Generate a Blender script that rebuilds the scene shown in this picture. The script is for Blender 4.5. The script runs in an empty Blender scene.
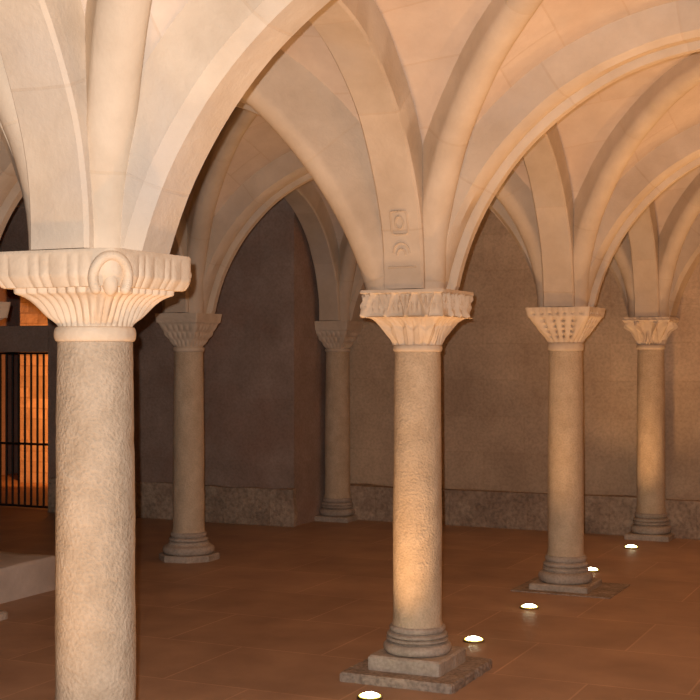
import bpy, bmesh, math, random
from math import sin, cos, pi, sqrt, exp, atan2, radians
from mathutils import Vector, noise

random.seed(7)
scene = bpy.context.scene
COL = scene.collection

# ------------------------------------------------------------------ grid of the hall
M = 1.70                      # eye height in metres; every other length is a multiple of it
FPX, Y0 = 1323.64, 353.62
AX, AZ, TH, RL, PL = -.5005, 2.6019, .4359, 1.684, 1.8838
CAP = 1.1942                  # height of the capitals' top
WA, DA = .134, .111           # arch width and depth
ER = Vector((sin(TH), cos(TH)))
EP = Vector((-cos(TH), sin(TH)))


def plan(i, j):
    return Vector((AX, AZ)) + ER * (i * RL) + EP * (j * PL)


def W(i, j, h):
    p = plan(i, j)
    return Vector((p.x * M, p.y * M, h * M))


# ------------------------------------------------------------------ helpers
def mesh_obj(name, verts, faces, mat, parent=None, origin=None, uvs=None, smooth=35, mods=None):
    me = bpy.data.meshes.new(name)
    o0 = Vector(origin) if origin is not None else Vector((0, 0, 0))
    me.from_pydata([Vector(v) - o0 for v in verts], [], faces)
    if uvs is not None:
        ul = me.uv_layers.new(name='UVMap')
        for poly in me.polygons:
            for li in poly.loop_indices:
                ul.data[li].uv = uvs[me.loops[li].vertex_index]
    bm = bmesh.new(); bm.from_mesh(me)
    bmesh.ops.recalc_face_normals(bm, faces=bm.faces)
    bm.to_mesh(me); bm.free()
    if smooth:
        me.shade_smooth()
        me.set_sharp_from_angle(angle=radians(smooth))
    me.materials.append(mat)
    o = bpy.data.objects.new(name, me)
    COL.objects.link(o)
    o.location = o0
    if parent is not None:
        o.parent = parent
        w0, q = Vector((0, 0, 0)), parent
        while q is not None:
            w0 += q.location; q = q.parent
        o.location = o0 - w0
    return o


def tag(o, label=None, cat=None, group=None, kind=None):
    if label: o['label'] = label
    if cat: o['category'] = cat
    if group: o['group'] = group
    if kind: o['kind'] = kind
    return o


def empty(name, loc, label, cat, group=None):
    o = bpy.data.objects.new(name, None)
    o.empty_display_size = .1
    COL.objects.link(o)
    o.location = loc
    return tag(o, label, cat, group)


def box_grid(i0, i1, j0, j1, h0, h1, jit=0.0, bevel=0.0, n=1, seed=0):
    """box with sides along the two directions of the hall; lengths in i, j and eye heights"""
    bm = bmesh.new()
    bmesh.ops.create_cube(bm, size=1)
    a = W(i0, j0, h0); b = W(i1, j0, h0) - a; c = W(i0, j1, h0) - a; d = Vector((0, 0, (h1 - h0) * M))
    for v in bm.verts:
        v.co = a + b * (v.co.x + .5) + c * (v.co.y + .5) + d * (v.co.z + .5)
    if n > 1:
        bmesh.ops.subdivide_edges(bm, edges=bm.edges[:], cuts=n, use_grid_fill=True)
    if jit:
        for v in bm.verts:
            v.co += noise.noise_vector(v.co * 4 + Vector((seed, 0, 0))) * jit
    if bevel:
        es = [e for e in bm.edges if len(e.link_faces) == 2 and e.calc_face_angle() > .6]
        bmesh.ops.bevel(bm, geom=es, offset=bevel, segments=2, affect='EDGES', profile=.5)
    vs = [v.co.copy() for v in bm.verts]
    bm.verts.index_update()
    fs = [[v.index for v in f.verts] for f in bm.faces]
    bm.free()
    return vs, fs


# ------------------------------------------------------------------ materials
def nt(name):
    m = bpy.data.materials.new(name)
    m.use_nodes = True
    t = m.node_tree
    return m, t, t.nodes, t.links, t.nodes['Principled BSDF']


def ramp(n, pts):
    r = n.new('ShaderNodeValToRGB')
    el = r.color_ramp.elements
    el[0].position, el[0].color = pts[0][0], (*pts[0][1], 1)
    el[1].position, el[1].color = pts[-1][0], (*pts[-1][1], 1)
    for p, c in pts[1:-1]:
        e = el.new(p); e.color = (*c, 1)
    return r


def stone(name, c1, c2, brick=None, mortar=None, nscale=3.0, grain=55, bump=.25, coarse=.15, rough=.85, coord='UV',
          var=.5, speck=.0, rot=0.0, stain=None):
    m, t, n, l, bs = nt(name)
    tc = n.new('ShaderNodeTexCoord')
    nz = n.new('ShaderNodeTexNoise'); nz.inputs['Scale'].default_value = nscale; nz.inputs['Detail'].default_value = 6
    nz.inputs['Roughness'].default_value = .62
    geo = n.new('ShaderNodeNewGeometry')
    l.new(geo.outputs['Position'], nz.inputs['Vector'])
    rp = ramp(n, [(.32, c1), (.68, c2)])
    l.new(nz.outputs['Fac'], rp.inputs['Fac'])
    colour = rp.outputs['Color']
    hgt = None
    if brick:
        bw, bh, ms = brick
        br = n.new('ShaderNodeTexBrick')
        br.inputs['Scale'].default_value = 1
        br.inputs['Brick Width'].default_value = bw
        br.inputs['Row Height'].default_value = bh
        br.inputs['Mortar Size'].default_value = ms
        br.inputs['Mortar Smooth'].default_value = .3
        br.inputs['Color1'].default_value = (1 - var, 1 - var, 1 - var, 1)
        br.inputs['Color2'].default_value = (1 + var * .35, 1 + var * .35, 1 + var * .4, 1)
        br.inputs['Mortar'].default_value = (*(mortar or (.75, .75, .75)), 1)
        mp = n.new('ShaderNodeMapping'); mp.inputs['Rotation'].default_value = (0, 0, rot)
        l.new(tc.outputs['UV'] if coord == 'UV' else geo.outputs['Position'], mp.inputs['Vector'])
        # wobble so that joints are not ruler-straight
        wz = n.new('ShaderNodeTexNoise'); wz.inputs['Scale'].default_value = 2.2
        l.new(geo.outputs['Position'], wz.inputs['Vector'])
        sub = n.new('ShaderNodeVectorMath'); sub.operation = 'SUBTRACT'; sub.inputs[1].default_value = (.5, .5, .5)
        l.new(wz.outputs['Color'], sub.inputs[0])
        sc = n.new('ShaderNodeVectorMath'); sc.operation = 'SCALE'; sc.inputs['Scale'].default_value = .03
        l.new(sub.outputs[0], sc.inputs[0])
        ad = n.new('ShaderNodeVectorMath'); ad.operation = 'ADD'
        l.new(mp.outputs[0], ad.inputs[0]); l.new(sc.outputs[0], ad.inputs[1])
        l.new(ad.outputs[0], br.inputs['Vector'])
        mx = n.new('ShaderNodeMix'); mx.data_type = 'RGBA'; mx.blend_type = 'MULTIPLY'; mx.inputs['Factor'].default_value = 1
        l.new(colour, mx.inputs['A']); l.new(br.outputs['Color'], mx.inputs['B'])
        colour = mx.outputs['Result']
        hgt = br.outputs['Fac']
    if stain:
        sz = n.new('ShaderNodeTexNoise'); sz.inputs['Scale'].default_value = stain[1]; sz.inputs['Detail'].default_value = 4
        l.new(geo.outputs['Position'], sz.inputs['Vector'])
        sr = ramp(n, [(.52, (0, 0, 0)), (.7, (1, 1, 1))])
        l.new(sz.outputs['Fac'], sr.inputs['Fac'])
        ml = n.new('ShaderNodeMath'); ml.operation = 'MULTIPLY'; ml.inputs[1].default_value = stain[2]
        l.new(sr.outputs['Color'], ml.inputs[0])
        mx2 = n.new('ShaderNodeMix'); mx2.data_type = 'RGBA'
        l.new(ml.outputs[0], mx2.inputs['Factor'])
        l.new(colour, mx2.inputs['A']); mx2.inputs['B'].default_value = (*stain[0], 1)
        colour = mx2.outputs['Result']
    gz = n.new('ShaderNodeTexNoise'); gz.inputs['Scale'].default_value = grain; gz.inputs['Detail'].default_value = 3
    l.new(geo.outputs['Position'], gz.inputs['Vector'])
    if speck:
        sp = ramp(n, [(.35, (1 - speck,) * 3), (.6, (1 + speck * .3,) * 3)])
        l.new(gz.outputs['Fac'], sp.inputs['Fac'])
        mx3 = n.new('ShaderNodeMix'); mx3.data_type = 'RGBA'; mx3.blend_type = 'MULTIPLY'; mx3.inputs['Factor'].default_value = 1
        l.new(colour, mx3.inputs['A']); l.new(sp.outputs['Color'], mx3.inputs['B'])
        colour = mx3.outputs['Result']
    l.new(colour, bs.inputs['Base Color'])
    bs.inputs['Roughness'].default_value = rough
    bs.inputs['Specular IOR Level'].default_value = .25
    b1 = n.new('ShaderNodeBump'); b1.inputs['Strength'].default_value = bump; b1.inputs['Distance'].default_value = .012
    l.new(gz.outputs['Fac'], b1.inputs['Height'])
    b2 = n.new('ShaderNodeBump'); b2.inputs['Strength'].default_value = coarse; b2.inputs['Distance'].default_value = .05
    l.new(nz.outputs['Fac'], b2.inputs['Height']); l.new(b1.outputs['Normal'], b2.inputs['Normal'])
    out = b2
    if hgt is not None:
        b3 = n.new('ShaderNodeBump'); b3.inputs['Strength'].default_value = .25; b3.inputs['Distance'].default_value = .005
        b3.invert = True
        l.new(hgt, b3.inputs['Height']); l.new(out.outputs['Normal'], b3.inputs['Normal'])
        out = b3
    l.new(out.outputs['Normal'], bs.inputs['Normal'])
    return m


LS1, LS2 = (.56, .45, .33), (.70, .585, .45)
M_ARCH = stone('arch_stone', LS1, LS2, brick=(.62, 4.0, .006), mortar=(.93, .90, .87), var=.09, bump=.12, coarse=.25,
               stain=((.52, .48, .44), 1.3, .5))
M_RIB = stone('rib_stone', LS1, LS2, brick=(.7, 4.0, .006), mortar=(.95, .93, .9), var=.05, bump=.12, coarse=.2)
M_WEB = stone('vault_stone', (.58, .465, .365), (.70, .58, .465), brick=(.72, .34, .006), mortar=(.93, .9, .86), var=.06, bump=.1,
              coarse=.2, stain=((.62, .42, .28), 2.0, .25))
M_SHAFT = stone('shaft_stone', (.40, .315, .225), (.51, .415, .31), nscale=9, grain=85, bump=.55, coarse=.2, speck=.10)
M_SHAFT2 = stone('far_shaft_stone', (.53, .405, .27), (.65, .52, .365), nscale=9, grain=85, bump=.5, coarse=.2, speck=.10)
M_CAPS = stone('carved_stone', (.60, .48, .35), (.72, .60, .46), nscale=8, bump=.15, coarse=.15)
M_BASE = stone('base_stone', (.36, .30, .24), (.52, .44, .36), nscale=6, grain=60, bump=.3, coarse=.3, speck=.15)
M_SLAB = stone('slab_stone', (.26, .21, .17), (.42, .34, .27), nscale=7, grain=45, bump=.6, coarse=.5, speck=.3)
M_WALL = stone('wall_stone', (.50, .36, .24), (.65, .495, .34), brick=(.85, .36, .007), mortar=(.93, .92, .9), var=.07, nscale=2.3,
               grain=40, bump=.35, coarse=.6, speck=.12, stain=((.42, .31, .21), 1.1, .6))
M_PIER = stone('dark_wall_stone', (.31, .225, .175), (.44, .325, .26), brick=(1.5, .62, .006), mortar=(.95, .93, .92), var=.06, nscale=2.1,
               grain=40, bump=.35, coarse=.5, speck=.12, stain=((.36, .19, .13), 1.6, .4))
M_LEDGE = stone('ledge_stone', (.34, .25, .18), (.56, .43, .31), brick=(.8, 1.0, .008), mortar=(.8, .78, .76), var=.15, nscale=5, grain=30,
                bump=.6, coarse=.9, speck=.25)
M_STEP = stone('step_stone', (.50, .43, .37), (.62, .54, .47), nscale=4, bump=.3, coarse=.3)
M_CORR = stone('corridor_stone', (.50, .38, .25), (.66, .52, .36), brick=(.3, .14, .012), mortar=(.75, .72, .7), var=.25, nscale=6, grain=30,
               bump=.6, coarse=.6)


def floor_mat():
    m, t, n, l, bs = nt('floor_tiles')
    tc = n.new('ShaderNodeTexCoord')
    br = n.new('ShaderNodeTexBrick')
    br.inputs['Scale'].default_value = 1
    br.inputs['Brick Width'].default_value = 1.02; br.inputs['Row Height'].default_value = .83
    br.inputs['Mortar Size'].default_value = .006; br.inputs['Mortar Smooth'].default_value = .2
    br.inputs['Color1'].default_value = (.40, .265, .175, 1)
    br.inputs['Color2'].default_value = (.46, .305, .205, 1)
    br.inputs['Mortar'].default_value = (.56, .37, .25, 1)
    l.new(tc.outputs['UV'], br.inputs['Vector'])
    nz = n.new('ShaderNodeTexNoise'); nz.inputs['Scale'].default_value = 2.2; nz.inputs['Detail'].default_value = 6
    l.new(tc.outputs['UV'], nz.inputs['Vector'])
    rp = ramp(n, [(.3, (.78, .74, .72)), (.7, (1.15, 1.12, 1.1))])
    l.new(nz.outputs['Fac'], rp.inputs['Fac'])
    mx = n.new('ShaderNodeMix'); mx.data_type = 'RGBA'; mx.blend_type = 'MULTIPLY'; mx.inputs['Factor'].default_value = 1
    l.new(br.outputs['Color'], mx.inputs['A']); l.new(rp.outputs['Color'], mx.inputs['B'])
    l.new(mx.outputs['Result'], bs.inputs['Base Color'])
    rr = n.new('ShaderNodeMapRange'); rr.inputs['To Min'].default_value = .42; rr.inputs['To Max'].default_value = .62
    l.new(nz.outputs['Fac'], rr.inputs['Value']); l.new(rr.outputs[0], bs.inputs['Roughness'])
    bs.inputs['Specular IOR Level'].default_value = .35
    gz = n.new('ShaderNodeTexNoise'); gz.inputs['Scale'].default_value = 14
    l.new(tc.outputs['UV'], gz.inputs['Vector'])
    b1 = n.new('ShaderNodeBump'); b1.inputs['Strength'].default_value = .12; b1.inputs['Distance'].default_value = .02
    l.new(gz.outputs['Fac'], b1.inputs['Height'])
    b3 = n.new('ShaderNodeBump'); b3.inputs['Strength'].default_value = .3; b3.inputs['Distance'].default_value = .006; b3.invert = True
    l.new(br.outputs['Fac'], b3.inputs['Height']); l.new(b1.outputs['Normal'], b3.inputs['Normal'])
    l.new(b3.outputs['Normal'], bs.inputs['Normal'])
    return m


def plain(name, c, rough=.5, metal=0.0, emit=None):
    m, t, n, l, bs = nt(name)
    nz = n.new('ShaderNodeTexNoise'); nz.inputs['Scale'].default_value = 25
    rp = ramp(n, [(.3, tuple(x * .8 for x in c)), (.7, tuple(min(1, x * 1.15) for x in c))])
    l.new(nz.outputs['Fac'], rp.inputs['Fac']); l.new(rp.outputs['Color'], bs.inputs['Base Color'])
    bs.inputs['Roughness'].default_value = rough; bs.inputs['Metallic'].default_value = metal
    if emit:
        bs.inputs['Emission Color'].default_value = (*emit[0], 1); bs.inputs['Emission Strength'].default_value = emit[1]
    return m


M_FLOOR = floor_mat()
M_IRON = plain('wrought_iron', (.02, .02, .018), .55, .6)
M_STEEL = plain('fixture_steel', (.30, .26, .2), .35, 1.0)
M_EDGE = plain('lit_glass_edge', (.8, .7, .2), .3, 0, ((1.0, .80, .12), 2.5))
M_LENS = plain('lamp_glass', (.9, .85, .6), .2, 0, ((1.0, .93, .62), 22))

# ------------------------------------------------------------------ vault profiles
PROF_R = (.212, .72)
PROF_P = (.030, .845)
PROF_D = (.190, .850, 1.136)
OVER = {('p', 0, -1): (-.060, .845), ('e', 0, 0): (-.144, 1.150)}


def prof_edge(kind, i, j):
    return OVER.get((kind, i, j), PROF_R if kind == 'r' else PROF_P)


def hgt(prof, half, s, add):
    yc, R = prof[0], prof[1] + add
    A = prof[-1] + add
    q = 1 - ((half - s) / A) ** 2
    return 1 + yc + (R * sqrt(q) if q > 0 else 0)


def sweep_arch(name, a, b, prof, section, mat, half_len, group=None, n=56, open_top=True):
    """sweep a cross-section (list of (across, depth); depth 0 = soffit) along a circular arc from plan point a to b"""
    d = (b - a).normalized(); nrm = Vector((-d.y, d.x))
    yc, R, RA = prof[0], prof[1], prof[-1]
    cx = half_len
    a0 = math.asin(max(-1, min(1, (CAP - 1 - yc) / (R + .16))))
    vs, fs, uv = [], [], []
    k = len(section)
    seed = a.x * 3.1 + b.y * 1.7
    for t in range(n + 1):
        an = (pi - a0) + (2 * a0 - pi) * t / n
        for (x, dep) in section:
            rr = R + dep
            wob = noise.noise(Vector((an * 5, x * 9, seed))) * .0035
            s = cx + (RA + dep) * cos(an)
            h = max(CAP - .003, 1 + yc + (rr + wob) * sin(an))
            p = a + d * s + nrm * (x + wob)
            vs.append(Vector((p.x * M, p.y * M, h * M)))
            uv.append((R * (pi - an) * M + seed % 1, (x + dep) * M + 2))
    for t in range(n):
        for q in range(k - 1):
            fs.append([t * k + q, t * k + q + 1, (t + 1) * k + q + 1, (t + 1) * k + q])
        fs.append([t * k + k - 1, t * k, (t + 1) * k, (t + 1) * k + k - 1])
    fs.append(list(range(k))); fs.append([n * k + q for q in range(k)][::-1])
    org = (a.x * M, a.y * M, CAP * M)
    return mesh_obj(name, vs, fs, mat, origin=org, uvs=uv, smooth=40)


hw = WA / 2
SEC_R = [(-hw, DA + .03), (-hw, .008), (-hw + .007, 0), (hw - .007, 0), (hw, .008), (hw, DA + .03)]
# transverse: far arris carries a groove and a fillet
SEC_P = [(-hw, DA + .03), (-hw, .005), (-hw + .005, 0), (-.032, 0), (-.028, .004), (-.026, .024), (-.021, .030), (-.015, .022),
         (hw - .022, .018), (hw, .034), (hw, DA + .03)]
SEC_N = [(-hw, DA + .03), (-hw, .012), (-hw + .012, 0), (hw - .026, 0), (hw, .026), (hw, DA + .03)]
# wall arch: its far side runs back into the wall
SEC_W = [(-.16, DA + .03), (-.16, 0), (hw - .022, 0), (hw, .020), (hw, DA + .03)]
# roll-moulded diagonal
SEC_D = [(-.046, .14), (-.046, .048)] + [(-.049 * cos(q * pi / 14), .048 - .048 * sin(q * pi / 14)) for q in range(1, 14)] + [(.046, .048), (.046, .14)]
SEC_D2 = [(-.046, .26)] + SEC_D[1:-1] + [(.046, .26)]
DD = .078


def arch(kind, i, j, label, group):
    if kind == 'r':
        o = sweep_arch('transverse_arch', plan(i, j), plan(i + 1, j), prof_edge('r', i, j), SEC_R, M_ARCH, RL / 2)
        cat = 'arch'
    elif kind == 'p':
        o = sweep_arch('transverse_arch', plan(i, j), plan(i, j + 1), prof_edge('p', i, j), SEC_W if i == 3 else SEC_N if i == 0 else SEC_P, M_ARCH, PL / 2)
        cat = 'arch'
    elif kind == 'd':        # (i,j) -> (i+1,j+1)
        o = sweep_arch('diagonal_rib', plan(i, j), plan(i + 1, j + 1), PROF_D, SEC_D, M_RIB, sqrt(RL ** 2 + PL ** 2) / 2, n=72)
        cat = 'rib'
    else:                    # 'e' (i+1,j) -> (i,j+1)
        o = sweep_arch('diagonal_rib', plan(i + 1, j), plan(i, j + 1), OVER.get((kind, i, j), PROF_D), SEC_D2 if (kind, i, j) in OVER else SEC_D, M_RIB, sqrt(RL ** 2 + PL ** 2) / 2, n=72)
        cat = 'rib'
    tag(o, label, cat, group)
    return o


def bay(i, j, n=22):
    """the four webs of one bay, each ruled between its arch and the two half diagonals"""
    vs, fs, uv = [], [], []
    dh = sqrt(RL ** 2 + PL ** 2) / 2
    # cosine spaced positions 0..1 across the bay
    T = [.5 - .5 * cos(pi * k / (2 * n)) for k in range(2 * n + 1)]
    m = 8
    for side in range(4):
        base = len(vs)
        for k, t in enumerate(T):
            tm = min(t, 1 - t)
            if side < 2:
                jj = j + side
                prof = prof_edge('r', i, jj); L = RL
            else:
                ii = i + side - 2
                prof = prof_edge('p', ii, j); L = PL
            ha = max(CAP - .01, hgt(prof, L / 2, t * L, DA))
            hd = max(CAP - .01, hgt(PROF_D, dh, t * 2 * dh, DD))
            arc = (prof[1] + DA) * math.acos(max(-1, min(1, (L / 2 - t * L) / (prof[1] + DA))))
            for q in range(m + 1):
                f = q / m
                off = tm * f
                if side == 0: u, v = i + t, j + off
                elif side == 1: u, v = i + t, j + 1 - off
                elif side == 2: u, v = i + off, j + t
                else: u, v = i + 1 - off, j + t
                h = ha + (hd - ha) * f + .012 * sin(pi * f) * sin(pi * t)
                vs.append(W(u, v, h))
                uv.append(((off * (PL if side < 2 else RL) + side * .37) * M, arc * M + side * .13))
        for k in range(2 * n):
            for q in range(m):
                a = base + k * (m + 1) + q
                fs.append([a, a + 1, a + m + 2, a + m + 1])
    o = mesh_obj('ceiling', vs, fs, M_WEB, uvs=uv, smooth=30)
    # make faces look down, then thicken upwards
    me = o.data
    dn = sum(p.normal.z * p.area for p in me.polygons)
    if dn > 0:
        me.flip_normals()
    md = o.modifiers.new('thickness', 'SOLIDIFY'); md.thickness = .10; md.offset = -1
    o['kind'] = 'structure'
    return o


for i in range(-2, 3):
    for j in range(-2, 3):
        bay(i, j)

# ------------------------------------------------------------------ columns
def lathe(profile, centre, n=64, fn=None):
    vs, fs = [], []
    for (r, h) in profile:
        for q in range(n):
            an = 2 * pi * q / n
            rr = r + (fn(an, h) if fn else 0)
            vs.append(Vector((centre.x * M + rr * M * cos(an), centre.y * M + rr * M * sin(an), h * M)))
    for k in range(len(profile) - 1):
        for q in range(n):
            fs.append([k * n + q, k * n + (q + 1) % n, (k + 1) * n + (q + 1) % n, (k + 1) * n + q])
    fs.append(list(range(n))[::-1]); fs.append([(len(profile) - 1) * n + q for q in range(n)])
    return vs, fs


def squared(rows, centre, n=256, disp=None, ang=0.0):
    """rows of (half, exponent, height, t); section goes from round (exp 2) to square; disp(face, q, t) pushes outward"""
    vs, fs = [], []
    for (a, e, h, t) in rows:
        for q in range(n):
            an = 2 * pi * q / n
            c, s = cos(an), sin(an)
            rad = a / ((abs(c) ** e + abs(s) ** e) ** (1 / e))
            face = int(((an + pi / 4) % (2 * pi)) / (pi / 2)) % 4
            loc = ((an + pi / 4) % (pi / 2)) - pi / 4
            w = .5 * (loc / (pi / 4)) + .5 * math.tan(loc)
            if disp:
                rad += disp(face, w, t)
            # local x -> +r direction, local y -> +p direction
            d = ER * (c * rad) + EP * (s * rad)
            vs.append(Vector(((centre.x + d.x) * M, (centre.y + d.y) * M, h * M)))
    for k in range(len(rows) - 1):
        for q in range(n):
            fs.append([k * n + q, k * n + (q + 1) % n, (k + 1) * n + (q + 1) % n, (k + 1) * n + q])
    fs.append(list(range(n))[::-1]); fs.append([(len(rows) - 1) * n + q for q in range(n)])
    return vs, fs


def g(x, w):
    return exp(-(x / w) ** 2)


def ridge(x):          # 0..1 sharp-grooved flutes
    return abs(sin(pi * x))


# carvings: bell (t 0 at neck, 1 at top) and abacus band (t 0 at bottom, 1 at top), units of eye height
def bell_fan(f, q, t):
    return .0085 * (ridge(q * 4.5 + .5) - .6) * min(1, t * 3 + .25)


def aba_fan(f, q, t):
    if t > .86: return 0
    return .0055 * (ridge(q * 4.2 + .21 * sin(q * 9 + f)) ** .5 - .8) * (1 - .6 * t)


def bell_leaf(f, q, t):
    v = .0
    x = q * 2.0
    l = abs((x + .5) % 1 - .5) * 2           # 0 at a leaf's middle
    v += .006 * (1 - l ** 3) + .003 * g(l, .12)
    tip = .55 + .18 * (1 - l)
    v -= .006 / (1 + exp(-(t - tip) * 40))
    v += .004 * ridge(q * 6 + t) if t > .72 else 0
    return v


def aba_leaf(f, q, t):
    if t > .88: return .001
    if t < .05: return 0
    x = (q * 1.9 + f * .13 + 10) % 1 - .5
    v = .012 * g(x, .055) * (1 if t < .75 else .3)               # stem
    for s in (-1, 1):                                            # two leaves curling off it
        xc = s * (.06 + .34 * t ** 1.6)
        v += .013 * g(x - xc, .065)
        v += .010 * g(x - s * .36, .07) * g(t - .42, .16)
    return v - .013


def bell_drill(f, q, t):
    v = .005 * ridge(q * 2.5 + .5) + .002
    for cq in (-.62, -.2, .2, .62):
        for ct in (.25, .45, .65, .85):
            v -= .024 * g(q - cq, .06) * g(t - ct, .055)
    return v


def aba_drill(f, q, t):
    v = .0
    for k in range(-3, 4):
        v -= .008 * g(q - k * .27, .05) * g(t - .35, .12)
    return v + .003 * ridge(q * 5)


def bell_volute(f, q, t):
    v = -.010
    for c0 in (-1, 0, 1):                      # curled leaves, alternating round the bell
        x = (q - c0) * (1.0 if c0 else 1.15)
        path = .10 + .52 * t ** .7
        v += .022 * g(abs(x) - path, .085) * (.25 + .9 * t)
    v += .020 * g(q, .13) * g(t - .30, .22)
    v += .016 * g(abs(q) - 1, .20) * g(t - .85, .16)
    v += .010 * ridge(q * 4) * g(t - .10, .10)
    return v


def aba_volute(f, q, t):
    return .006 * g(t - .45, .2) + .004 * ridge(q * 3 + t) - .003


def bell_bump(f, q, t):
    row = int(t * 3.2)
    return .006 * ridge(q * 3 + .5 * (row % 2)) * ridge(t * 3.2) - .001


def aba_plain(f, q, t):
    return .0015 * noise.noise(Vector((q * 4, t * 3, f * 5)))


CARVE = {'fan': (bell_fan, aba_fan), 'leaf': (bell_leaf, aba_leaf), 'drill': (bell_drill, aba_drill),
         'volute': (bell_volute, aba_volute), 'bump': (bell_bump, aba_plain), 'plain': (bell_bump, aba_plain)}


def column(i, j, style, S, ab, bell, neck, label, r0=.0705, r1=.0765, plinth=.125, slab=0.0, eight=False, base=True, bump_q=0,
           rosette=False, shaft_b=.118, top=CAP):
    """S abacus side; ab, bell, neck: heights (above floor) of abacus underside, bell bottom, necking bottom"""
    c = plan(i, j)
    root = empty('column', (c.x * M, c.y * M, 0), label, 'column', 'stone columns of the vaulted hall')
    sd = i * 3.3 + j * 7.7 + 1

    def P(name, vf, mat, smooth=35, uvs=None, parent=None):
        return mesh_obj(name, vf[0], vf[1], mat, parent=parent or root, origin=(c.x * M, c.y * M, 0), smooth=smooth, uvs=uvs)

    def dent(an, h):
        v = Vector((cos(an) * 1.3, sin(an) * 1.3, h * 6 + sd * 5))
        return .0016 * noise.noise(v * 1.2) + .0009 * noise.noise(v * 6)
    hb = 0
    if slab:
        def sj(f, q, t):
            return .004 * noise.noise(Vector((f * 3 + q * 5, t * 2, sd))) + .003 * noise.noise(Vector((q * 17, f, sd)))
        P('base_slab', squared([(slab, 40, 0.0, 0), (slab, 40, .022, .8), (slab - .004, 30, .028, 1)], c, 160, sj), M_SLAB, 30)
        hb = .028
    pl = plinth
    hp = hb + (.045 if slab else .030)

    def pj(f, q, t):
        return .0025 * noise.noise(Vector((f * 3 + q * 3, t * 2, sd + 3)))
    if eight:
        n8 = []
        prof = [(pl * 1.12, 0.0), (pl * 1.12, hp * .75), (pl * 1.08, hp)]
        vs, fs = [], []
        cc = [(0.96 + .12 * noise.noise(Vector((q * 2.3, sd, 0)))) for q in range(8)]
        for (r, h) in prof:
            for q in range(8):
                an = TH + pi / 8 + q * pi / 4
                vs.append(Vector((c.x * M + r * cc[q] * M * cos(an), c.y * M + r * cc[q] * M * sin(an), h * M)))
        for k in range(2):
            for q in range(8):
                fs.append([k * 8 + q, k * 8 + (q + 1) % 8, (k + 1) * 8 + (q + 1) % 8, (k + 1) * 8 + q])
        fs.append(list(range(8))[::-1]); fs.append([16 + q for q in range(8)])
        P('plinth', (vs, fs), M_BASE, 25)
    else:
        P('plinth', squared([(pl, 30, hb, 0), (pl, 30, hp - .006, .8), (pl - .006, 24, hp, 1)], c, 160, pj), M_BASE, 30)
    top_b = shaft_b
    dh = top_b - hp
    rt = max(r1 + .026, pl - .010)
    prof = [(rt - .014, hp)]
    for q in range(9):          # spreading lower torus
        an = -pi / 2 + pi * q / 8
        prof.append((rt - .016 + .014 * cos(an), hp + dh * (.19 + .19 * sin(an))))
    prof += [(rt - .024, hp + dh * .41), (r1 + .021, hp + dh * .48), (r1 + .018, hp + dh * .53), (r1 + .021, hp + dh * .57)]
    for q in range(7):          # thin middle ring
        an = -pi / 2 + pi * q / 6
        prof.append((r1 + .012 + .007 * cos(an), hp + dh * (.66 + .07 * sin(an))))
    prof += [(r1 + .008, hp + dh * .75)]
    for q in range(7):          # upper torus
        an = -pi / 2 + pi * q / 6
        prof.append((r1 + .004 + .008 * cos(an), hp + dh * (.88 + .11 * sin(an))))
    prof.append((r1 + .004, top_b))
    P('base_moulding', lathe(prof, c, 72, dent), M_BASE, 40)
    # shaft with a little swelling
    N = 40
    prof = []
    for q in range(N + 1):
        t = q / N
        r = r1 + (r0 - r1) * t + .0018 * sin(pi * t)
        if q == 0: r += .003
        prof.append((r, top_b + (neck - top_b) * t))

    def sdent(an, h):
        d = dent(an, h)
        if rosette:             # chipped edge on the near column
            a = (an - (-.12) + pi) % (2 * pi) - pi
            d -= .007 * g(a, .35) * g(h - .835, .012)
        return d
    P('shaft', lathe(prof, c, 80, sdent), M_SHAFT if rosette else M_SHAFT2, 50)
    nh = bell - neck
    prof = [(r0 - .002, neck)]
    for q in range(9):
        an = -pi / 2 + pi * q / 8
        prof.append((r0 + .001 + .0055 * cos(an), neck + nh * (.5 + .48 * sin(an))))
    prof.append((r0 - .002, bell))
    P('necking', lathe(prof, c, 72, dent), M_CAPS, 60)
    fb, fa = CARVE[style]
    half = S / 2
    bt = half * {'fan': .86, 'leaf': .95}.get(style, .92)
    rows = []
    NB = 34
    for q in range(NB + 1):
        t = q / NB
        cav = 1 - sqrt(max(0, 1 - (t * .97) ** 2)) if style in ('fan', 'leaf') else t ** 1.25
        if style == 'fan':
            tt = min(1, t / .86)
            cav = 1 - sqrt(max(0, 1 - (tt * .985) ** 2))
        cav = (.10 * t + .90 * cav) if style in ('fan', 'leaf') else .35 * t + .65 * cav
        rows.append((r0 - .002 + (bt - r0) * cav, 2 + 34 * t ** 2, bell + (ab - bell) * t, t))
    P('capital', squared(rows, c, 288, fb), M_CAPS, 50)
    rows = []
    NA = 18
    for q in range(NA + 1):
        t = q / NA
        if style in ('fan', 'leaf'):
            a = half * ((.90 + .08 * min(1, t / .30) if style == 'fan' else .98) - (.0 if t < .95 else .012))
        else:
            a = half * (.95 + .05 * t)
        rows.append((a, 16 if style == 'fan' else 34, ab + (top - ab) * t, t))
    aba = P('abacus', squared([(rows[0][0] - .006, rows[0][1], ab, 0)] + rows, c, 320, fa), M_CAPS, 45)
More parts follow.
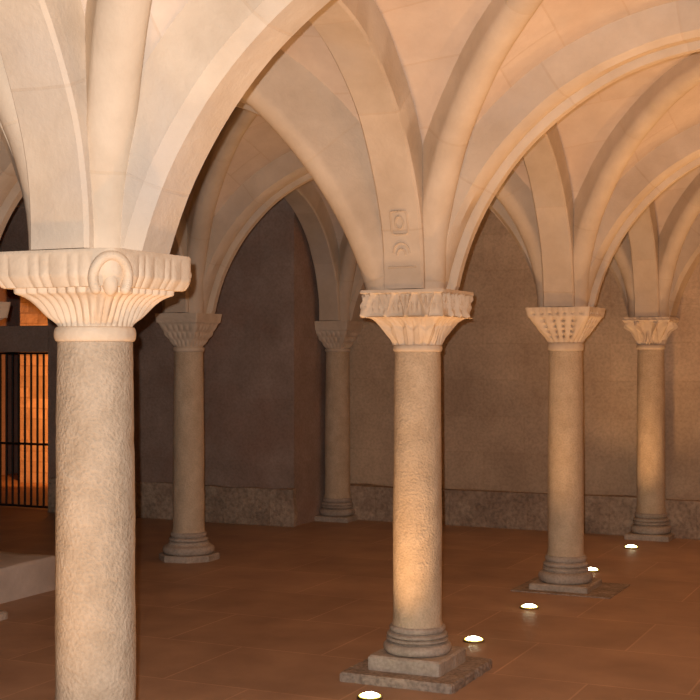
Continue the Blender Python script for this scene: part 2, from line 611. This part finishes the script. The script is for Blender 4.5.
    if rosette:
        # flower on the near corner and small volutes on the side corners
        for (sx, sy, nm) in ((-1, -1, 'rosette'), (-1, 1, 'volute'), (1, -1, 'volute')):
            d = (ER * sx + EP * sy).normalized()
            cc = c + d * (half * 1.27)
            hh = ab + (top - ab) * .42
            vs, fs = [], []
            side = Vector((-d.y, d.x))

            def blob(cx, cz, co, rx, rz, rd):
                b0 = len(vs)
                for a in range(9):
                    th = pi * a / 8
                    for b in range(16):
                        ph = 2 * pi * b / 16
                        x = cx + rx * sin(th) * cos(ph); z = cz + rz * sin(th) * sin(ph); y = co + rd * cos(th)
                        p = cc + side * x + d * y
                        vs.append(Vector((p.x * M, p.y * M, (hh + z) * M)))
                for a in range(8):
                    for b in range(16):
                        fs.append([b0 + a * 16 + b, b0 + a * 16 + (b + 1) % 16, b0 + (a + 1) * 16 + (b + 1) % 16, b0 + (a + 1) * 16 + b])
            if nm == 'rosette':
                for k in range(45):            # horseshoe of the opened bud
                    an = -.55 + (pi + 1.1) * k / 44
                    blob(.032 * cos(an), -.014 + .040 * sin(an), -.012 + .014 * max(0, sin(an)), .010, .010, .015)
                blob(0, -.022, -.014, .015, .026, .020)
            else:
                blob(0, 0, -.010, .016, .030, .018); blob(0, .004, .001, .009, .012, .009)
            P(nm, (vs, fs), M_CAPS, 60, parent=aba)
    return root


column(0, 0, 'fan', .288, 1.125, 1.0525, 1.023, 'thick pale column nearest the viewer with fan-fluted capital, base below the frame', r0=.0735, r1=.0775,
       rosette=True, slab=.180, shaft_b=.155)
column(1, 0, 'leaf', .282, 1.111, 1.027, 1.006, 'column in the middle of the hall on a raised square stone slab', slab=.185, shaft_b=.158, plinth=.119)
column(2, 0, 'drill', .277, 1.156, 1.047, 1.012, 'column with drilled, pitted capital right behind the middle column', slab=0, plinth=.127, shaft_b=.143)
column(3, 0, 'volute', .257, 1.166, 1.047, 1.022, 'rightmost column, set against the back wall, with curled leaf capital', plinth=.120, shaft_b=.140)
column(2, 1, 'bump', .242, 1.150, 1.032, 1.008, 'slim dim column just right of the nearest column, on an eight-sided base', eight=True, plinth=.138, shaft_b=.135)
column(3, 1, 'plain', .240, 1.142, 1.028, 1.010, 'dim column against the back wall beside the jutting wall corner', plinth=.120, shaft_b=.135)
column(1, 1, 'bump', .330, 1.135, 1.050, 1.020, 'column cut off by the left frame edge, only capital and base corner showing', plinth=.158, shaft_b=.135)

# ------------------------------------------------------------------ arches and ribs
ARCHES = [
    ('p', 0, -1, 'broad arch rising right from the nearest column and off the top of the frame'),
    ('p', 1, -1, 'broad arch sweeping right from the middle column to the right frame edge'),
    ('p', 2, -1, 'broad arch sweeping right from the column with the drilled capital'),
    ('p', 0, 0, 'glimpse of a broad arch at the left frame edge beyond the nearest ribs'),
    ('p', 1, 0, 'broad arch from the middle column leftwards, mostly hidden behind the nearest column'),
    ('p', 2, 0, 'dim broad arch rising right from the slim column on the eight-sided base'),
    ('p', 3, -1, 'wall arch springing right from the rightmost column'),
    ('p', 3, 0, 'wall arch along the back wall left of the rightmost column'),
    ('r', -1, 0, 'broad flat-faced arch rising from the nearest column in the top left corner'),
    ('r', 0, 0, 'flat-faced arch leaning left from the middle column, with faint carved relief near its foot'),
    ('r', 1, 0, 'flat-faced arch leaning left from the column with the drilled capital'),
    ('r', 2, 0, 'flat-faced arch leaning left from the rightmost column'),
    ('r', 1, 1, 'sliver of dim arch left of the slim column on the eight-sided base'),
    ('r', 2, 1, 'dim arch leaning left from the wall column beside the jutting wall corner'),
    ('d', -1, -1, 'thick rounded rib rising straight up from the front of the nearest column'),
    ('e', -1, 0, 'rounded rib rising from the nearest column at the left frame edge'),
    ('e', 0, 0, 'thick rounded rib rising left from the middle column behind the arch of the nearest column'),
    ('d', 0, -1, 'rounded rib rising right from the middle column and off the top of the frame'),
    ('d', 1, -1, 'rounded rib rising right from the column with the drilled capital'),
    ('d', 1, 0, 'dim rounded rib rising right from the slim column on the eight-sided base'),
    ('e', 1, 0, 'rounded rib rising left from the column with the drilled capital'),
    ('d', 2, -1, 'rounded rib rising right from the rightmost column'),
    ('d', 2, 0, 'dim rounded rib rising right from the wall column beside the jutting wall corner'),
    ('e', 2, 0, 'rounded rib rising left from the rightmost column'),
]
for (k, i, j, lab) in ARCHES:
    o = arch(k, i, j, lab, 'stone arches of the vault' if k in 'rp' else 'rounded vault ribs')
    if (k, i, j) == ('r', 0, 0):
        # faint carved relief on the soffit above the middle column: a framed ring, an arch and a line
        yc, R_ = PROF_R
        c0 = plan(0, 0)

        def on(x, h):
            sp = RL / 2 + sqrt(R_ ** 2 - (h - 1 - yc) ** 2)
            p = c0 + ER * (sp - .001) + EP * x
            return Vector((p.x * M, p.y * M, h * M))
        strokes = []
        strokes.append([(.027 * max(-1, min(1, 1.3 * cos(a_ * pi / 12))), 1.395 + .034 * max(-1, min(1, 1.3 * sin(a_ * pi / 12)))) for a_ in range(25)])
        strokes.append([(.013 * cos(a_ * pi / 8), 1.395 + .018 * sin(a_ * pi / 8)) for a_ in range(17)])
        strokes.append([(.026 * cos(a_ * pi / 10), 1.305 + .030 * sin(a_ * pi / 10)) for a_ in range(11)])
        strokes.append([(.014 * cos(a_ * pi / 10), 1.300 + .017 * sin(a_ * pi / 10)) for a_ in range(11)])
        strokes.append([(-.045, 1.262), (.045, 1.262)])
        for st in strokes:
            vs, fs = [], []
            for (p0, p1) in zip(st[:-1], st[1:]):
                a_, b_ = on(*p0), on(*p1)
                d_ = (b_ - a_).normalized(); u_ = d_.orthogonal().normalized(); w_ = d_.cross(u_)
                k0 = len(vs)
                for p_ in (a_ - d_ * .002, b_ + d_ * .002):
                    for q in range(8):
                        vs.append(p_ + u_ * (.0055 * cos(q * pi / 4)) + w_ * (.0055 * sin(q * pi / 4)))
                for q in range(8):
                    fs.append([k0 + q, k0 + (q + 1) % 8, k0 + 8 + (q + 1) % 8, k0 + 8 + q])
                fs.append([k0 + q for q in range(8)][::-1]); fs.append([k0 + 8 + q for q in range(8)])
            mesh_obj('carved_relief', vs, fs, M_RIB, parent=o, origin=o.location)
# the rest of the vault's ribs, round the corner from here
for n_, (k, i, j) in enumerate((('e', 0, -1), ('e', 1, -1), ('e', 2, -1), ('d', 0, 0), ('e', 1, 1), ('p', 2, 1), ('p', 1, 1), ('r', 0, 1), ('d', 1, 1),
                                ('d', 0, 1), ('e', 0, 1), ('r', 2, -1), ('r', 1, -1))):
    o = arch(k, i, j, None, None)
    o.name = 'trim_%d' % (n_ + 1); o.data.name = o.name
    for q in ('label', 'category', 'group'):
        if q in o: del o[q]
    o['kind'] = 'structure'


# ------------------------------------------------------------------ floor, walls
def quad_uv(vs, o, du, dv):
    return [((v - o).dot(du), (v - o).dot(dv)) for v in vs]


er3 = Vector((ER.x, ER.y, 0)); ep3 = Vector((EP.x, EP.y, 0)); up = Vector((0, 0, 1))
v, f = box_grid(-2.1, 4.1, -2.1, 3.2, -.08, 0)
tag(mesh_obj('floor', v, f, M_FLOOR, uvs=quad_uv(v, W(1, 0, 0) + er3 * .18 + ep3 * .15, ep3, er3), smooth=0), kind='structure')


def struct_box(name, mat, i0, i1, j0, j1, h0, h1, along='p', n=1, jit=0.0):
    v, f = box_grid(i0, i1, j0, j1, h0, h1, n=n, jit=jit)
    o = mesh_obj(name, v, f, mat, uvs=quad_uv(v, W(0, 0, 0), (ep3 if along == 'p' else er3), up), smooth=0)
    return tag(o, kind='structure')


HT = 2.25
WB = 3.07       # back wall plane
WP = 2.77       # jutting part with the doorway
struct_box('wall_back', M_WALL, WB, WB + .12, -2.06, 1.06, 0, HT)
struct_box('wall_right', M_WALL, -2.06, 3.1, -2.12, -2.03, 0, HT, 'r')
struct_box('wall_left', M_WALL, -2.06, 3.6, 3.03, 3.12, 0, HT, 'r')
struct_box('wall_front', M_WALL, -2.12, -2.03, -2.06, 3.06, 0, HT)
# jutting wall: pier right of the doorway, wall above it, wall left of it
J0, J1, J2 = 1.05, 1.984, 2.66
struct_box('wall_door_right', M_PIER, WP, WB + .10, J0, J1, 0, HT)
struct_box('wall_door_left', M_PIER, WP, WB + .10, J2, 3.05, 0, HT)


def ledge(name, i0, i1, j0, j1, h, label, seed):
    bm_v, bm_f = box_grid(i0, i1, j0, j1, 0, h, jit=.022, n=24, bevel=0, seed=seed)
    for q in bm_v:
        if q.z < .03: q.z = 0
    o = mesh_obj(name, bm_v, bm_f, M_LEDGE, uvs=quad_uv(bm_v, W(0, 0, 0), ep3, up), origin=W((i0 + i1) / 2, (j0 + j1) / 2, 0), smooth=50)
    return tag(o, label, 'ledge', None)


ledge('stone_ledge', 3.022, WB - .0005, -2.0, 1.045, .205, 'rough low stone ledge along the foot of the back wall on the right', 2)
ledge('stone_ledge', WP - .025, WP - .0005, J0 - .010, J1 - .02, .215, 'rough low stone ledge along the foot of the dark jutting wall', 5)

# doorway: lintel band, round-headed opening above it, corridor behind
def door_head():
    """wall over the doorway with a round-headed light above the lintel"""
    vs, fs = [], []
    n = 24
    jc, rj = (J1 + J2) / 2, (J2 - J1) / 2
    ra = rj * PL                         # real radius (eye heights)
    hs = 1.179                           # lintel top
    pts = []
    for k in range(n + 1):
        an = pi * k / n
        pts.append((jc - rj * cos(an), hs + .72 * ra * sin(an)))
    top = [(J1 + (J2 - J1) * k / n, HT) for k in range(n + 1)]
    for (ii) in (WP, WB + .10):
        for (a, h) in pts: vs.append(W(ii, a, h))
        for (a, h) in top: vs.append(W(ii, a, h))
    K = 2 * (n + 1)
    for k in range(n):
        fs.append([k, k + 1, n + 1 + k + 1, n + 1 + k])
        fs.append([K + k, K + k + 1, K + n + 1 + k + 1, K + n + 1 + k])
        fs.append([k, k + 1, K + k + 1, K + k])
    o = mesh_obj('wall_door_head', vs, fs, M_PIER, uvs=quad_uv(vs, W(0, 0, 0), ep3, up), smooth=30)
    return tag(o, kind='structure')


door_head()
v, f = box_grid(WP + .0, WP + .06, J1 - .004, J2 + .004, 1.010, 1.179, bevel=.008)
tag(mesh_obj('lintel', v, f, M_PIER, origin=W(WP, (J1 + J2) / 2, 1.01), uvs=quad_uv(v, W(0, 0, 0), ep3, up)),
    'dark stone lintel over the barred gate at far left', 'lintel')
# corridor
struct_box('wall_corridor_end', M_CORR, 3.62, 3.72, 1.5, 2.716, 0, HT)
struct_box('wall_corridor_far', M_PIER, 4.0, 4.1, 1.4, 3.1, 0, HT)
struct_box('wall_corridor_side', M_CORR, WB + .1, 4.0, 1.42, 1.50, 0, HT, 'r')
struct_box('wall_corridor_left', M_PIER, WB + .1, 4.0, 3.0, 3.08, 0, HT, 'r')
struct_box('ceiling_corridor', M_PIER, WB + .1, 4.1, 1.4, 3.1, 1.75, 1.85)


# barred gate
def tube(vs, fs, p0, p1, r, n=8):
    d = (p1 - p0).normalized()
    a = d.orthogonal().normalized(); b = d.cross(a)
    b0 = len(vs)
    for p in (p0, p1):
        for q in range(n):
            an = 2 * pi * q / n
            vs.append(p + a * (r * cos(an)) + b * (r * sin(an)))
    for q in range(n):
        fs.append([b0 + q, b0 + (q + 1) % n, b0 + n + (q + 1) % n, b0 + n + q])
    fs.append([b0 + q for q in range(n)][::-1]); fs.append([b0 + n + q for q in range(n)])


gi = WP + .03
gate = empty('iron_gate', W(gi, (J1 + J2) / 2, 0), 'black wrought-iron barred gate in the doorway at far left', 'gate')
ja = J1 + .012
while ja < J2 - .01:
    vs, fs = [], []
    tube(vs, fs, W(gi, ja, .012), W(gi, ja, 1.006), .0125)
    mesh_obj('bar', vs, fs, M_IRON, parent=gate, origin=W(gi, ja, 0))
    ja += .0265
for hgt_ in (.018, .419, 1.003):
    v, f = box_grid(gi - .006, gi + .006, J1 + .002, J2 - .002, hgt_ - .008, hgt_ + .006)
    mesh_obj('crossbar', v, f, M_IRON, parent=gate, origin=W(gi, (J1 + J2) / 2, hgt_))

# low stone block by the left-edge column
v, f = box_grid(1.10, 1.435, 1.034, 1.62, 0, .144, bevel=.02, n=6, jit=.008, seed=9)
for q in v:
    if q.z < .03: q.z = 0
tag(mesh_obj('stone_block', v, f, M_STEP, origin=W(1.23, 1.3, 0), smooth=45), 'low grey stone block on the floor at the left frame edge', 'stone block')

# flush dark paving under the drilled-capital column
v, f = box_grid(2 - .105, 2 + .105, -.125, .10, 0.0, .004)
tag(mesh_obj('paving_slab', v, f, M_SLAB, origin=W(2, 0, 0), smooth=0), 'thin dark paving slab beneath the drilled-capital column', 'paving slab')

# ------------------------------------------------------------------ floor uplights
def uplight(i, j, label, energy, fixture=True, spread=118):
    p = W(i, j, 0)
    if fixture:
        root = empty('floor_uplight', p, label, 'floor light', 'recessed floor lights between the columns')
        R = .060
        prof = [(R * .80, .002), (R * .82, .008), (R * .92, .010), (R * 1.04, .007), (R * 1.10, .0)]
        vs, fs = [], []
        n = 40
        for (r, h) in prof:
            for q in range(n):
                vs.append(p + Vector((r * cos(2 * pi * q / n), r * sin(2 * pi * q / n), h)))
        for k in range(len(prof) - 1):
            for q in range(n):
                fs.append([k * n + q, k * n + (q + 1) % n, (k + 1) * n + (q + 1) % n, (k + 1) * n + q])
        mesh_obj('rim', vs, fs, M_STEEL, parent=root, origin=p)
        vs, fs = [], []
        for (r, h) in ((R * .80, .008), (R * .84, .013), (R * .90, .013), (R * .93, .009)):
            for q in range(n):
                vs.append(p + Vector((r * cos(2 * pi * q / n), r * sin(2 * pi * q / n), h)))
        for k in range(3):
            for q in range(n):
                fs.append([k * n + q, k * n + (q + 1) % n, (k + 1) * n + (q + 1) % n, (k + 1) * n + q])
        tag(mesh_obj('glass_edge', vs, fs, M_EDGE, parent=root, origin=p), 'yellow glowing glass edge')
        vs, fs = [], []
        for a in range(6):
            for q in range(n):
                r = R * .81 * cos(a / 5 * pi / 2 * .98)
                vs.append(p + Vector((r * cos(2 * pi * q / n), r * sin(2 * pi * q / n), .006 + .021 * sin(a / 5 * pi / 2))))
        for k in range(5):
            for q in range(n):
                fs.append([k * n + q, k * n + (q + 1) % n, (k + 1) * n + (q + 1) % n, (k + 1) * n + q])
        fs.append([5 * n + q for q in range(n)]); fs.append(list(range(n))[::-1])
        mesh_obj('lens', vs, fs, M_LENS, parent=root, origin=p)
    L = bpy.data.lights.new('uplight_beam', 'SPOT')
    L.energy = energy; L.color = (1.0, .53, .225); L.spot_size = radians(spread); L.spot_blend = .9; L.shadow_soft_size = .05
    o = bpy.data.objects.new('uplight_beam', L)
    COL.objects.link(o)
    o.location = p + Vector((0, 0, .03)); o.rotation_euler = (pi, 0, 0)


UPE = 84
uplight(.809, .010, 'glowing floor light at the bottom frame edge, nearest of the row', UPE)
uplight(1.312, .001, 'glowing floor light just right of the middle column base slab', UPE)
uplight(1.702, .003, 'glowing floor light in front of the drilled-capital column base', UPE)
uplight(2.281, .007, 'glowing floor light right behind the drilled-capital column base', UPE)
uplight(2.753, .006, 'glowing floor light in front of the rightmost column, farthest of the row', UPE)
for (a, b) in ((.3, 0), (-.3, 0)):
    uplight(a, b, '', UPE, False)
for a in (.3, .75, 1.3, 1.7, 2.28, 2.75):
    uplight(a, -1.0, '', UPE * 1.15, False, 150)

# ------------------------------------------------------------------ corridor lamp and the camera's flash
L = bpy.data.lights.new('corridor_lamp', 'SPOT'); L.energy = 260; L.color = (1, .30, .06); L.shadow_soft_size = .04
L.spot_size = radians(84); L.spot_blend = .5
o = bpy.data.objects.new('corridor_lamp', L); COL.objects.link(o); o.location = W(3.15, 2.25, .62)
o.rotation_euler = (W(3.62, 2.58, .62) - o.location).to_track_quat('-Z', 'Y').to_euler()

L = bpy.data.lights.new('flash', 'SPOT'); L.energy = 850; L.color = (1, .91, .86); L.shadow_soft_size = .008
L.spot_size = radians(75); L.spot_blend = .6
o = bpy.data.objects.new('flash', L); COL.objects.link(o); o.location = (-.035, .02, M + .045); o.rotation_euler = (pi / 2, 0, 0)

# ------------------------------------------------------------------ camera, world, look
cam = bpy.data.cameras.new('camera')
cam.sensor_width = 36; cam.sensor_fit = 'HORIZONTAL'
cam.lens = 36 * FPX / 700
cam.shift_y = (Y0 - 350) / 700
cam.clip_start = .02
co = bpy.data.objects.new('camera', cam); COL.objects.link(co)
co.location = (0, 0, M); co.rotation_euler = (pi / 2, 0, 0)
scene.camera = co
w = bpy.data.worlds.new('world'); scene.world = w
w.use_nodes = True
w.node_tree.nodes['Background'].inputs['Color'].default_value = (.02, .018, .016, 1)
w.node_tree.nodes['Background'].inputs['Strength'].default_value = .5
vs_ = scene.view_settings
scene.display_settings.display_device = 'sRGB'
vs_.view_transform = 'Standard'; vs_.look = 'None'; vs_.gamma = 1; vs_.use_curve_mapping = False
vs_.exposure = 0.0
